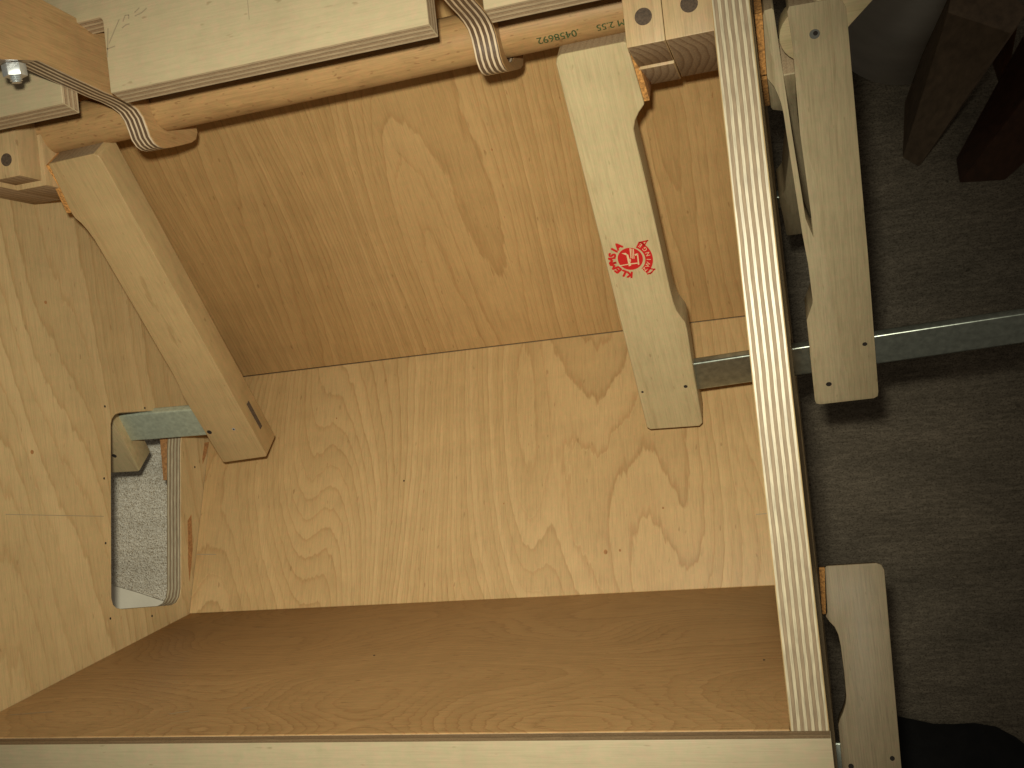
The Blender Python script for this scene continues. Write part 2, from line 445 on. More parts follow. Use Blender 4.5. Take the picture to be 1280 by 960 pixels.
# ------------------------------------------------------------------ setting: floor and the bench that carries the box
XL, XR, TS = -0.4437, -0.0205, 0.015       # inner faces of the two side panels, their thickness
ZF = -0.42                                 # front edges of the side panels
ZB = -0.745                                # underside of the box = bench top
fr = Frame(W(0, 0, -1.15), EX, EY, EZ)
prop(build('floor', [fr.p(-4, -4), fr.p(4, -4), fr.p(4, 4), fr.p(-4, 4)], [[0, 1, 2, 3]], M['carpet'], None, None), kind='structure')

bench = thing('workbench', 'pale workbench top under the plywood box, seen through the hand hole', 'bench', W(-0.45, 0, -1.15))
fr = Frame(W(0, 0, ZB - 0.0005), EX, EY, EZ)
boxm('bench_top', fr, -1.1, -0.012, -0.50, 0.55, -0.035, 0, M['bench'], bench, 'a', 0.002)
for x in (-1.05, -0.08):
    for y in (-0.45, 0.48):
        boxm('leg', fr, x, x + 0.05, y, y + 0.05, -0.4040, -0.0355, M['bench'], bench, 'n', 0.002)

fe = Frame(W(0, 0, ZB), EX, EY, EZ)
felt_out = [(-0.95, -0.03), (-0.70, -0.098), (-0.5812, -0.1338), (-0.5575, -0.1411), (-0.5350, -0.1489), (-0.515, -0.1525), (-0.4580, -0.1535), (-0.4580, 0.20), (-0.95, 0.20)]
o = prism('felt_sheet', fe, felt_out, 0.0002, 0.0120, M['felt'], None, bevel=0.0015)
prop(o, 'mottled light grey felt sheet seen through the hand hole of the left panel', 'felt')

# ------------------------------------------------------------------ the plywood box
box = thing('plywood_box', 'open birch plywood box with sloping back panel, glued up between wooden clamps', 'wooden box', W(-0.232, 0, ZB))
# side panels: frame a = Y, b = Z, n = +X
YB, YT = -0.235, 0.40
side_out = [(YB, ZB), (YT, ZB), (YT, ZF), (YB, ZF)]
hand = [(0.0025, -0.5745), (0.0060, -0.5765), (0.0085, -0.5800), (0.0094, -0.585), (0.0085, -0.640), (0.0060, -0.648), (0.0010, -0.6525), (-0.006, -0.6530),
        (-0.020, -0.649), (-0.100, -0.6345), (-0.1200, -0.6310), (-0.1255, -0.6285), (-0.1285, -0.624), (-0.1290, -0.618), (-0.1190, -0.5660), (-0.1170, -0.5605),
        (-0.1140, -0.5575), (-0.1095, -0.5565)]
fl_ = Frame(W(XL, 0, 0), EY, EZ, EX)
TSL = 0.012
left_panel = prism('side_panel', fl_, side_out, -TSL, 0, [M['side'], M['ply_wall']], box, 'a', 0.0004, hole=hand, seg=1)
# grain of the left panel runs up the picture (Y)
fr_ = Frame(W(XR, 0, 0), EY, EZ, EX)
right_panel = prism('side_panel', fr_, side_out, 0, TS, [M['side'], M['ply_wall']], box, 'a', 0.0004, hole=hand, seg=1)

# back panels and ledge: YZ profile extruded along X
def lengthwise(name, prof, x0, x1, mats, along, across, grain_thick, O, parent=box, bevel=0.0004):
    f = Frame(W(0, 0, 0), EY, EZ, EX)
    n = len(prof)
    vs = [f.p(y, z, x0) for y, z in prof] + [f.p(y, z, x1) for y, z in prof]
    fs = [list(range(n)), list(range(n, 2 * n))[::-1]] + [[i, (i + 1) % n, n + (i + 1) % n, n + i] for i in range(n)]
    fm = [1, 1] + [0 if i in (0,) else 1 for i in range(n)]
    return build(name, vs, fs, mats, parent, (O, across, along, grain_thick), fm, bevel, 1)

A = (-0.1397, -0.6369); B = (0.0285, -0.7042)
u = Vector((0, 0.9284, -0.3715)); nb = Vector((0, 0.3715, 0.9284))
v = Vector((0, 0.7815, 0.6239)); nsl = Vector((0, -0.6239, 0.7815))
T = (B[0] + v.y * 0.445, B[1] + v.z * 0.445)
t = 0.012
bis = (nb + nsl).normalized()
kb = t / bis.dot(nb)
Bb = (B[0] - bis.y * kb, B[1] - bis.z * kb)
gap = 0.00035
lengthwise('back_panel', [A, (B[0] - u.y * gap, B[1] - u.z * gap), (Bb[0] - u.y * gap, Bb[1] - u.z * gap), (A[0] - nb.y * t - 0.003, A[1] - nb.z * t)],
           XL + 0.0003, XR - 0.0003, [M['back'], M['ply_board']], u, EX, nb, W(0, *A))
lengthwise('back_panel', [(B[0] + v.y * gap, B[1] + v.z * gap), T, (T[0] - nsl.y * t, T[1] - nsl.z * t), (Bb[0] + v.y * gap, Bb[1] + v.z * gap)],
           XL + 0.0003, XR - 0.0003, [M['slope'], M['ply_board']], v, EX, nsl, W(0, *B))
L0 = (-0.1506, ZF)
le = Vector((0, A[0] - L0[0], A[1] - L0[1])).normalized()
ln = Vector((0, -le.z, le.y))
if ln.y < 0:
    ln = -ln
A2 = (A[0] + le.y * 0.03, A[1] + le.z * 0.03)
# ledge tucks under the lower back panel
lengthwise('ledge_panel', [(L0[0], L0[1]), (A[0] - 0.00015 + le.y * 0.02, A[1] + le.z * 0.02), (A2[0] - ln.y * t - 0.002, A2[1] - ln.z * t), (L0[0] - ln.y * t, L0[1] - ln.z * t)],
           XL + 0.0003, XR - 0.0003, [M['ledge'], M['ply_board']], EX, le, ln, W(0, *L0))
fr = Frame(W(0, 0, ZF + 0.0003), EX, EY, EZ)
boxm('front_rail', fr, XL - TSL, XR + TS + 0.0005, YB, -0.1510, 0, 0.0088, [M['rail'], M['ply_dark']], box, 'a', 0.0003)
lengthwise('top_panel', [(T[0] + 0.001, ZF - 0.001), (T[0] + 0.001, T[1] - 0.0), (T[0] + 0.013, T[1]), (T[0] + 0.013, ZF - 0.001)],
           XL + 0.0003, XR - 0.0003, [M['side'], M['ply_board']], EX, EZ, EY, W(0, *T))

# bearing blocks for the dowel, glued to both side panels (two laminations each)
def block(x0, x1, y0, y1, z1, zmid, z0, lip):
    f = Frame(W(0, 0, 0), EX, EY, EZ)
    b = boxm('bearing_block', f, x0, x1, y0, y1, zmid if lip else z0, z1, [M['block'], M['block_end'], M['block']], box, 'b', 0.0005)
    return b, f
YTOP = 0.225
# right pair
b1, f = block(-0.0625, -0.0448, 0.1478, YTOP, -0.468, -0.501, -0.53, True)
boxm('backing_strip', f, -0.0625, -0.0448, 0.1465, YTOP, -0.531, -0.5012, [M['block'], M['block_end'], M['block']], b1, 'b', 0.0006)
disc('dowel_plug', f, -0.0535, 0.1605, 0.0040, -0.46785, M['plug'], b1)
b2, f = block(-0.04465, XR - 0.0003, 0.1480, YTOP, -0.4685, 0, -0.533, False)
disc('dowel_plug', f, -0.0325, 0.1622, 0.0040, -0.46835, M['plug'], b2)
# left pair
b3, f = block(-0.4222, -0.4040, 0.1445, YTOP, -0.4695, -0.4865, -0.53, True)
boxm('backing_strip', f, -0.4222, -0.4015, 0.1415, YTOP, -0.521, -0.4867, [M['block'], M['block_end'], M['block']], b3, 'b', 0.0006)
disc('dowel_plug', f, -0.4117, 0.1545, 0.0036, -0.46935, M['plug'], b3)
b4, f = block(XL + 0.0003, -0.4225, 0.1420, YTOP, -0.475, 0, -0.525, False)

# nail holes, torn veneer and pencil lines on the panels
for y, z in ((.0145, -.5703), (.0112, -.6121), (-.0323, -.5618), (-.0738, -.5565), (-.122, -.5532), (-.1309, -.5952), (-0.036, -0.664)):
    disc('nail_hole', fl_, y, z, 0.0008, 0.00012, M['hole'], left_panel, 0.0002, 10)
for y, z, r in ((.0815, -.5258, 0.0011), (-.0092, -.5008, 0.0013)):
    disc('knot', fl_, y, z, r, 0.0001, M['chip'], left_panel, 0.0002, 14)
prism('veneer_chip', fl_, [(-0.074, -0.6475), (-0.070, -0.6530), (-0.095, -0.6500), (-0.1175, -0.6420), (-0.105, -0.6425), (-0.088, -0.6455)], 0, 0.0002, M['chip'], left_panel, bevel=0)
prism('veneer_chip', fl_, [(-0.0190, -0.6800), (-0.019, -0.6865), (-0.030, -0.6790), (-0.0350, -0.6745), (-0.031, -0.6748)], 0, 0.0002, M['chip'], left_panel, bevel=0)
def pencil(fr, pts, parent, w=0.0003, z=0.0001):
    for (x0, y0), (x1, y1) in zip(pts[:-1], pts[1:]):
        d = Vector((x1 - x0, y1 - y0)).normalized()
        px, py = -d.y * w, d.x * w
        prism('pencil_line', fr, [(x0 + px, y0 + py), (x1 + px, y1 + py), (x1 - px, y1 - py), (x0 - px, y0 - py)], z, z + 0.00004, M['pencil'], parent, bevel=0)
lower_panel = [o for o in bpy.data.objects if o.name == 'back_panel'][0]
ledge_ob = bpy.data.objects['ledge_panel']
slope_ob = bpy.data.objects['back_panel.001']
fback = Frame(W(0, *A), EX, u, nb)
fslope = Frame(W(0, *B), EX, v, nsl)
for x, y, r_, k_ in ((-0.2793, 0.086, 0.0007, 'hole'), (-0.1355, 0.0267, 0.0016, 'chip'), (-0.1260, 0.0272, 0.0009, 'chip'), (-0.0967, 0.0531, 0.0008, 'chip'), (-0.3355, 0.1385, 0.0006, 'chip'), (-0.205, 0.064, 0.0006, 'chip')):
    disc('knot', fback, x, y, r_, 0.0001, M[k_], lower_panel, 0.0002, 12, 0.8)
pencil(fback, [(-0.4425, 0.0431), (-0.4263, 0.0421)], lower_panel, 0.00025)
pencil(fback, [(-0.0385, 0.0447), (-0.0215, 0.0450)], lower_panel, 0.0002)
for x, y, r_ in ((-0.1718, 0.1512, 0.0009), (-0.2494, 0.0187, 0.0006), (-0.311, 0.093, 0.0006), (-0.1165, 0.0992, 0.0005)):
    disc('knot', fslope, x, y, r_, 0.0001, M['chip'], slope_ob, 0.0002, 12, 0.7)
fled = Frame(W(0, *L0), EX, le, ln)
for x, y in ((-0.0334, 0.0835), (-0.2510, 0.110)):
    disc('nail_hole', fled, x, y, 0.0006, 0.0001, M['hole'], ledge_ob, 0.0002, 10)
for pts in ([(-0.3300, 0.0275), (-0.3200, 0.0310)], [(-0.2905, 0.0330), (-0.2860, 0.0350)], [(-0.432, 0.030), (-0.407, 0.0335)]):
    pencil(fled, pts, ledge_ob, 0.0003)
pencil(fl_, [(-0.0425, -0.475), (-0.0565, -0.5575)], left_panel, 0.0002)

# ------------------------------------------------------------------ offcut behind the hand hole
fo = Frame(W(0, 0, 0), EY, EZ, EX)
o = prism('wood_offcut', fo, [(0.004, -0.6520), (-0.043, -0.6500), (-0.043, -0.6580), (0.004, -0.672)], XL - TSL - 0.0065, XL - TSL - 0.001, M['chip'], None, bevel=0.0004)
prop(o, 'small orange brown offcut of wood behind the right side of the hand hole', 'wood offcut')

# ------------------------------------------------------------------ dowel
CY0, CY1, CZ, DR = 0.1745, 0.1790, -0.499, 0.013
dp0, dp1 = W(-0.4215, CY0, CZ), W(-0.0460, CY1, CZ)
dowel = thing('wooden_dowel', 'thick round beech dowel with a green stamped price, running between the bearing blocks', 'dowel', W(-0.234, 0.1767, CZ))
cyl('rod', dp0, dp1, DR, M['dowel'], dowel, 64)

def text_mesh(s, size):
    c = bpy.data.curves.new('stamp_text', 'FONT')
    c.body = s
    c.size = size
    c.resolution_u = 3
    ob = bpy.data.objects.new('stamp_text', c)
    COL.objects.link(ob)
    bpy.context.view_layer.update()
    me = bpy.data.meshes.new_from_object(ob.evaluated_get(bpy.context.evaluated_depsgraph_get()))
    vs = [v.co.copy() for v in me.vertices]
    fs = [list(p.vertices) for p in me.polygons]
    bpy.data.objects.remove(ob)
    bpy.data.curves.remove(c)
    bpy.data.meshes.remove(me)
    return vs, fs

def dowel_text(s, x_start, size, phi0):
    vs, fs = text_mesh(s, size)
    out = []
    for q in vs:
        x = x_start - q.x
        k = (x + 0.4215) / 0.3755
        cy = CY0 + (CY1 - CY0) * k
        ph = math.radians(phi0) + (q.y / DR)
        r = DR + 0.00012
        out.append(W(x, cy + r * math.cos(ph), CZ + r * math.sin(ph)))
    build('price_stamp', out, fs, M['green'], dowel, None)
# reading direction is right to left in the picture (print stands upside down)
for dxy in (0.0, 0.00022):
    dowel_text('DM 2.55', -0.0612 + dxy, 0.0052, 139)
    dowel_text(".0458692", -0.0880 + dxy, 0.0058, 139)

# ------------------------------------------------------------------ notched board in front of the dowel
fb = Frame(W(0, 0, -0.444), EX, EY, EZ)
yb, yt, y2 = 0.1645, 0.2025, 0.40
out = [(-0.60, yb), (-0.3412, yb)] + [(-0.3412, yt - 0.003)] + arc(-0.3382, yt - 0.003, 0.003, 180, 90, 4)[1:] + arc(-0.3160, yt - 0.003, 0.003, 90, 0, 4)
out += [(-0.3130, yb), (-0.1446, yb), (-0.1446, yt - 0.003)] + arc(-0.1416, yt - 0.003, 0.003, 180, 90, 4)[1:] + arc(-0.1215, yt - 0.003, 0.003, 90, 0, 4)
out += [(-0.1185, yb + 0.001), (0.02, yb + 0.001), (0.02, y2), (-0.60, y2)]
board = thing('notched_board', 'pale birch plywood board with two notches lying above the dowel, pencil scribble on it', 'board', W(-0.29, 0.28, -0.444))
panel = prism('board_panel', fb, out, 0, 0.012, [M['pale'], M['ply_board']], board, 'a', 0.0003, seg=1)
zlo = min(q.co.z for q in panel.data.vertices)
for q in panel.data.vertices:          # edges are sawn slightly out of square
    q.co.y -= 0.0024 * (1 - (q.co.z - zlo) / 0.012)
ft = fb.at(0, 0, 0.012)
def bp(px, py):          # scribble strokes, millimetres from the notch corner
    return (-0.3130 + px * 0.001, yb + 0.0275 + py * 0.001)
for st in ([(1.0, -6.5), (2.6, 4.0)], [(2.2, -3.5), (9.5, 7.0)], [(11.5, 5.5), (13, 8.2), (15.2, 8.0), (14.8, 6.2)], [(10.5, 2.5), (13, 3.6), (15, 3.6)],
           [(18.5, 8.5), (21.5, 10.2)], [(18.5, 6.8), (22.5, 7.6), (25.5, 9.2)], [(0.8, -6.0), (5.5, -5.4)], [(0.4, -10), (1.0, -6.5)]):
    pencil(ft, [bp(*q) for q in st], board, 0.00028)
pencil(ft, [(-0.2330, yb + 0.020), (-0.2318, 0.24)], board, 0.00018)

# ------------------------------------------------------------------ hook levers: profile in Y-Z, sheet thickness along X
def hook_lever(x0, x1, dy, label, with_bolt):
    root = thing('hook_lever', label, 'lever', W(x1, 0.17 + dy, -0.50), 'plywood hook levers gripping the dowel')
    f = Frame(W(x0, dy, 0), EY, EZ, EX)
    cy = (CY0 + CY1) / 2 - 0.001
    lo = [(0.1665, -0.340), (0.1690, -0.378), (0.1752, -0.4018), (0.1735, -0.4240), (0.1718, -0.4486), (0.1716, -0.4600), (0.1708, -0.4690), (0.1690, -0.4752), (0.1655, -0.4790),
          (0.1605, -0.4815), (0.1560, -0.4835), (0.1530, -0.4870), (0.1518, -0.4910), (0.1520, -0.4960), (0.1538, -0.5030), (0.1570, -0.5130),
          (0.1606, -0.5235), (0.1635, -0.5285), (0.1680, -0.5308), (0.1722, -0.5300), (0.1732, -0.5262)]
    r = DR + 0.0002
    inner = [(cy - dy + 0 + r * math.cos(math.radians(q)), CZ + r * math.sin(math.radians(q))) for q in (232, 215, 200, 185, 170, 155, 140, 125, 110, 95, 80, 65, 50, 35, 20)]
    up = [(0.1960, -0.489), (0.2010, -0.480), (0.2037, -0.4531), (0.2061, -0.4091), (0.2080, -0.340)]
    side = prism('lever_plate', f, lo + inner + up, 0, x1 - x0, [M['arm'], M['ply_arm']], root, 'b', 0.0003, seg=1)
    # nut and threaded bolt at the lower edge of the lever
    if with_bolt:
        bx = -0.3345
        c = W(bx, 0.1705, -0.3925)
        ax = Vector((0.0, -1.0, -0.12)).normalized()
        hexp = []
        q = ax.to_track_quat('Z', 'Y')
        rr = 0.0054
        for z in (-0.0015, 0.0042):
            for k in range(6):
                an = math.radians(60 * k + 24)
                hexp.append(c + q @ Vector((rr * math.cos(an), rr * math.sin(an), z)))
        fs = [[k, (k + 1) % 6, 6 + (k + 1) % 6, 6 + k] for k in range(6)] + [list(range(6)), list(range(6, 12))]
        nut = build('nut', hexp, fs, M['bright'], root, None, bevel=0.0005, seg=2)
        pts, n = [], 40
        vs, fs2 = [], []
        for i in range(n + 1):
            s = i / n
            rad = 0.0024 + 0.0004 * math.cos(i * math.pi)      # thread ridges
            if i >= n - 1:
                rad *= 0.8
            for k in range(16):
                an = 2 * math.pi * k / 16
                vs.append(c + q @ Vector((rad * math.cos(an), rad * math.sin(an), -0.012 + 0.0190 * s)))
        for i in range(n):
            for k in range(16):
                fs2.append([i * 16 + k, i * 16 + (k + 1) % 16, (i + 1) * 16 + (k + 1) % 16, (i + 1) * 16 + k])
        fs2.append(list(range(16))); fs2.append(list(range(n * 16, n * 16 + 16)))
        build('bolt', vs, fs2, M['bright'], root, None)
    return root
hook_lever(-0.3405, -0.3280, 0.0, 'plywood hook lever with a bright nut, gripping the dowel beside the left bearing block', True)
hook_lever(-0.1395, -0.1265, 0.005, 'plywood hook lever gripping the dowel beside the green stamped price', False)

# ------------------------------------------------------------------ wooden cam clamps
JV = Vector((0, -0.7649, -0.6442)); NV = Vector((0, -0.6442, 0.7649))
TJ = 0.020

def cork(fr, pts, z0, z1, parent):
    return prism('cork_pad', fr, pts, z0, z1, M['cork'], parent, bevel=0.0004)

def screw(fr, x, y, z, parent, r=0.0016, dark=True):
    return disc('pin', fr, x, y, r, z + 0.0001, M['hole'] if dark else M['bright'], parent, 0.0004, 14)

GRP = 'wooden cam clamps'
def inner_outline(s=1.0, w=0.0362, rec=0.0048, slant=0.0026, L=0.2583):
    """pad side at x = 0 (towards +x * s), jaw body on the other side; y = along the jaw"""
    p = [(-w + 0.0035, 0.0), (-w + 0.001, 0.0012), (-w, 0.004), (-w + 0.0002, L - 0.0025), (-w + 0.002, L)]
    p += [(-0.0025, L + 0.0010), (-0.0002, L - 0.0015), (0.0006, 0.215), (0.0017, 0.180), (0.0014, 0.1745), (-0.0004, 0.1700), (-0.0022, 0.1650), (-0.0030, 0.158), (-0.0034, 0.148),
          (-rec + 0.0008, 0.100), (-rec, 0.062), (-rec - 0.0004, 0.052), (-rec - 0.0002, 0.046), (-rec + 0.0014, 0.0415), (-0.0008, 0.0375), (slant, 0.0340), (slant, 0.0325), (0.0, 0.0006), (-0.0012, 0.0)]
    return [(x * s, y) for x, y in p]

# --- clamp A: right, bar through the right panel
clA = thing('wooden_clamp', 'pale wooden cam clamp with a red emblem, its bar passing through the right panel', 'clamp', W(-0.08, -0.04, -0.68), GRP)
fA = Frame(W(-0.0655, 0.1582, -0.4913), EX, JV, NV)
jawA = prism('jaw', fA, inner_outline(), -TJ, 0, [M['jaw'], M['jaw_end'], M['jaw']], clA, 'b', 0.0011, seg=3, angle=40)
cork(fA, [(0.0001, 0.001), (0.0029, 0.001), (0.0056, 0.0325), (0.0027, 0.0325)], -TJ + 0.0005, -0.0006, jawA)
screw(fA, -0.0332, 0.2250, 0, jawA, 0.0008); screw(fA, -0.0060, 0.2241, 0, jawA, 0.0012)
fAo = Frame(fA.p(0.0655 + 0.0, 0.0, 0.0), EX, JV, NV)
outer = [(0.0125, 0.1275), (0.0103, 0.0640), (0.0107, 0.0190), (0.0097, 0.0010), (0.0108, -0.0012), (0.0310, -0.0006), (0.0342, 0.0012), (0.0357, 0.0050), (0.0394, 0.1442), (0.0412, 0.2440), (0.0407, 0.2478), (0.0385, 0.2492),
         (0.0070, 0.2500), (0.0048, 0.2490), (0.0042, 0.2461), (0.0043, 0.1832), (0.0063, 0.1776), (0.0084, 0.1715), (0.0086, 0.1690), (0.0080, 0.1442), (0.0066, 0.1244), (0.0038, 0.0626),
         (0.0034, 0.0520), (0.0027, 0.0457), (0.0016, 0.0410), (0.0003, 0.0367), (-0.0012, 0.0340), (-0.0022, 0.0322), (-0.0024, 0.0300), (-0.0012, 0.0006), (-0.0004, -0.0016), (0.0030, -0.0020), (0.0038, -0.0010), (0.0064, 0.0631), (0.0090, 0.1146), (0.0122, 0.1275)]
jawAo = prism('jaw', fAo, outer, -TJ, 0, [M['jaw_grey'], M['jaw_end'], M['jaw_grey']], clA, 'b', 0.0007, seg=2, angle=40)
cork(fAo, [(-0.0049, -0.0005), (-0.0013, -0.0005), (-0.0025, 0.0302), (-0.0054, 0.0302)], -TJ + 0.0005, -0.0006, jawAo)
screw(fAo, 0.0351, 0.2058, 0, jawAo, 0.0014); screw(fAo, 0.0132, 0.2341, 0, jawAo, 0.0017)
disc('pivot_pin', fAo, 0.0210, 0.0142, 0.0024, 0.0001, M['pinmetal'], jawAo, 0.0004, 18)
disc('pivot_pin', fAo, 0.0214, 0.0138, 0.0011, 0.0003, M['hole'], jawAo, 0.0003, 14)
# cam lever in the slot of the outer jaw: seen left and right of the jaw
lev = arc(0.0185, 0.0140, 0.0136, 62, 262, 16) + [(0.0330, -0.0040), (0.0620, -0.0260), (0.0740, -0.0420), (0.0840, -0.030), (0.0370, 0.0135)]
prism('cam_lever', fAo, lev, -0.0135, -0.0006, M['jaw'], clA, 'a', 0.0008, seg=2)
fbar = fA.rot(-3.1)
def bar(fr, x0, x1, yc, hgt, parent, mat='steel'):
    y0, y1 = yc - hgt / 2, yc + hgt / 2
    b = prism('bar', fr, [(x0, y0), (x1, y0), (x1, y1), (x0, y1)], -0.0128, -0.0068, M[mat], parent, 'a', 0.0016, seg=4)
    return b
bar(fbar, -0.0340, 0.42, 0.2230, 0.0220, clA)

# --- clamp B: left, bar through the hand hole of the left panel
clB = thing('wooden_clamp', 'yellowish wooden cam clamp on the left block, bar passing through the hand hole', 'clamp', W(-0.40, -0.03, -0.67), GRP)
fB = Frame(W(-0.3990, 0.1532, -0.4869), EX, JV, NV).rot(1.8)
LB = 0.2445
wB = 0.0338
outB = [(wB - 0.003, -0.0015), (wB - 0.0006, 0.0), (wB, 0.0030), (wB + 0.0025, LB - 0.005), (wB + 0.0015, LB - 0.0028), (0.0010, LB), (-0.0003, LB - 0.001), (-0.0008, 0.200), (-0.0012, 0.185), (-0.0010, 0.178), (0.0002, 0.170), (0.0010, 0.158),
        (0.0012, 0.100), (0.0012, 0.060), (0.0010, 0.052), (0.0002, 0.0455), (-0.0012, 0.0400), (-0.0032, 0.0360), (-0.0036, 0.0330), (0.0, 0.0005), (0.0008, 0.0)]
jawB = prism('jaw', fB, outB, -TJ, 0, [M['jaw_dimmed'], M['jaw_end'], M['jaw_dimmed']], clB, 'b', 0.0012, seg=3, angle=40)
cork(fB, [(-0.0002, 0.001), (-0.0034, 0.001), (-0.0071, 0.0325), (-0.0037, 0.0325)], -TJ + 0.0005, -0.0006, jawB)
screw(fB, 0.0030, 0.2140, 0, jawB, 0.0018); screw(fB, 0.0225, 0.2130, 0, jawB, 0.0012, False)
disc('pin', fB, 0.0225, 0.2130, 0.0006, 0.0002, M['hole'], jawB, 0.0002, 10)
# outer jaw, outside the left panel
fBo = fB.at(-0.066, 0.0)
outBo = [(-0.036, 0.0), (-0.036, 0.2470), (-0.006, 0.2475), (-0.0045, 0.2465), (0.0008, 0.197), (0.0018, 0.182), (0.0006, 0.172), (-0.0035, 0.160), (-0.0040, 0.055), (-0.002, 0.042), (0.0016, 0.035), (0.0012, 0.001), (-0.001, 0.0)]
jawBo = prism('jaw', fBo, outBo, -TJ, 0, [M['jaw'], M['jaw_end'], M['jaw']], clB, 'b', 0.0008)
cork(fBo, [(0.0014, 0.0015), (0.0034, 0.0015), (0.0038, 0.0325), (0.0018, 0.0325)], -TJ + 0.0005, -0.0006, jawBo)
screw(fBo, -0.0170, 0.2300, 0, jawBo, 0.0018)
bar(fB, -0.150, wB + 0.0010, 0.2105, 0.0255, clB, 'steel_light')
boxm('bar_slot', fB, wB + 0.0005, wB + 0.00245, 0.1985, 0.2225, -0.0118, -0.0082, M['plug'], jawB, 'b', 0)  # dark plate, coloured as the shaded slot around the bar end

# --- clamp C: lower right, holds the ledge
JC = Vector((0, -0.9848, 0.1736)); NC = Vector((0, 0.1736, 0.9848))
clC = thing('wooden_clamp', 'wooden cam clamp at the lower right corner, its jaw beside the front rail', 'clamp', W(0.02, -0.26, -0.68), GRP)
fC = Frame(W(-0.0006, -0.1319, -0.65), EX, JC, NC)
outC = [(0.0, 0.0012), (0.0010, 0.0002), (0.0300, 0.0), (0.0330, 0.0012), (0.0342, 0.0045), (0.0319, 0.080), (0.0308, 0.116), (0.0300, 0.148), (0.0285, 0.150), (-0.001, 0.150), (-0.0026, 0.148), (-0.0026, 0.118), (-0.0023, 0.094),
        (-0.0010, 0.0908), (0.0012, 0.0870), (0.0032, 0.0820), (0.0041, 0.0775), (0.0044, 0.0640), (0.0043, 0.0590), (0.0041, 0.0480), (0.0034, 0.0415), (0.0018, 0.0370), (-0.0009, 0.0337), (-0.0028, 0.0305), (-0.0016, 0.028)]
jawC = prism('jaw', fC, outC, -TJ, 0, [M['jaw_falloff'], M['jaw_end'], M['jaw_falloff']], clC, 'b', 0.0009, seg=2, angle=40)
cork(fC, [(-0.0001, 0.001), (-0.0036, 0.001), (-0.0046, 0.0292), (-0.0024, 0.0292)], -TJ + 0.0005, -0.0006, jawC)
screw(fC, 0.0262, 0.1135, 0, jawC, 0.0014); screw(fC, 0.0025, 0.1180, 0, jawC, 0.0016)
bar(fC, -0.25, 0.028, 0.1165, 0.0225, clC)

# --- clamp D: upright, behind clamp A's outer jaw
JD = Vector((0, -0.1908, -0.9816)); ND = Vector((0, -0.9816, 0.1908))
clD = thing('wooden_clamp', 'wooden cam clamp half hidden between the right panel and the outer clamp jaw', 'clamp', W(0.01, 0.10, -0.775), GRP)
fD = Frame(W(-0.0025, 0.1350, -0.5170), EX, JD, ND)
outD = [(x * -1, y) for x, y in inner_outline(1.0, 0.0340, 0.0080, 0.0)]
jawD = prism('jaw', fD, outD, -TJ, 0, [M['jaw_grey'], M['jaw_end'], M['jaw_grey']], clD, 'b', 0.0008)
cork(fD, [(-0.0028, 0.001), (-0.0001, 0.001), (-0.0001, 0.0325), (-0.0028, 0.0325)], -TJ + 0.0005, -0.0006, jawD)
bar(fD, -0.22, 0.030, 0.2050, 0.0200, clD)

# --- red emblem on clamp A's jaw; emblem axes: ex = up the jaw, ey = to the left
emb = fA.at(-0.0218, 0.1245, 0.0)
EC, ES = math.cos(math.radians(-11)), math.sin(math.radians(-11))
def E(ex, ey, z):
    ex, ey = ex * EC - ey * ES, ex * ES + ey * EC
    ex *= 1.06
    return emb.p(-ey * 0.001, -ex * 0.001, z)
zr, zc = 0.00010, 0.00018
vs, fs = [], []
def add_poly(pts):
    i0 = len(vs)
    vs.extend(E(x, y, zr) for x, y in pts)
    fs.append(list(range(i0, i0 + len(pts))))
add_poly(arc(0, 0, 7.1, 0, 360, 40)[:-1])
def ring_strip(r0, r1, a0, a1, n=16, dr=0.0):
    for i in range(n):
        q0, q1 = a0 + (a1 - a0) * i / n, a0 + (a1 - a0) * (i + 1) / n
        d0, d1 = dr * (i / n), dr * ((i + 1) / n)
        c = lambda r, q: (r * math.cos(math.radians(q)), r * math.sin(math.radians(q)))
        add_poly([c(r0 + d0, q0), c(r1 + d0, q0), c(r1 + d1, q1), c(r0 + d1, q1)])
ring_strip(7.9, 12.2, -23, -134, 18, 0.8)
# folded ribbon ends
for tri in ([(10.9, -4.6), (12.4, -9.9), (11.6, -10.1), (10.0, -5.0)], [(12.4, -9.9), (8.6, -8.2), (8.6, -7.3), (12.0, -9.0)], [(11.4, -6.6), (9.3, -8.4), (8.8, -7.6), (10.9, -5.6)],
            [(-6.0, -14.2), (-9.8, -11.2), (-9.3, -10.5), (-5.6, -13.6)], [(-6.0, -14.2), (-5.4, -10.4), (-6.2, -10.2), (-6.8, -13.9)], [(-10.0, -9.6), (-8.6, -12.6), (-7.9, -12.2), (-9.2, -9.2)]):
    add_poly(tri)
def arc_text(s, r, a0, a1, size, inward, bold=0.0):
    n = len(s)
    res_v, res_f = [], []
    for i, ch in enumerate(s):
        an = a0 + (a1 - a0) * i / (n - 1)
        tv, tf = text_mesh(ch, size)
        if not tv:
            continue
        xs = [q.x for q in tv]
        mx = (min(xs) + max(xs)) / 2
        th = math.radians(an)
        er = Vector((math.cos(th), math.sin(th)))          # radial
        up = -er if inward else er
        rt = Vector((up.y, -up.x))
        i0 = len(res_v)
        for q in tv:
            pt = er * r + rt * ((q.x - mx) * (1.0 + bold)) + up * q.y
            res_v.append((pt.x, pt.y))
        res_f += [[i0 + k for k in f] for f in tf]
    return res_v, res_f
tv, tf = arc_text('KLEMMSIA', 8.4, 176, 40, 5.5, False, 0.05)
i0 = len(vs)
vs.extend(E(x, y, zr) for x, y in tv)
fs.extend([[i0 + k for k in f] for f in tf])
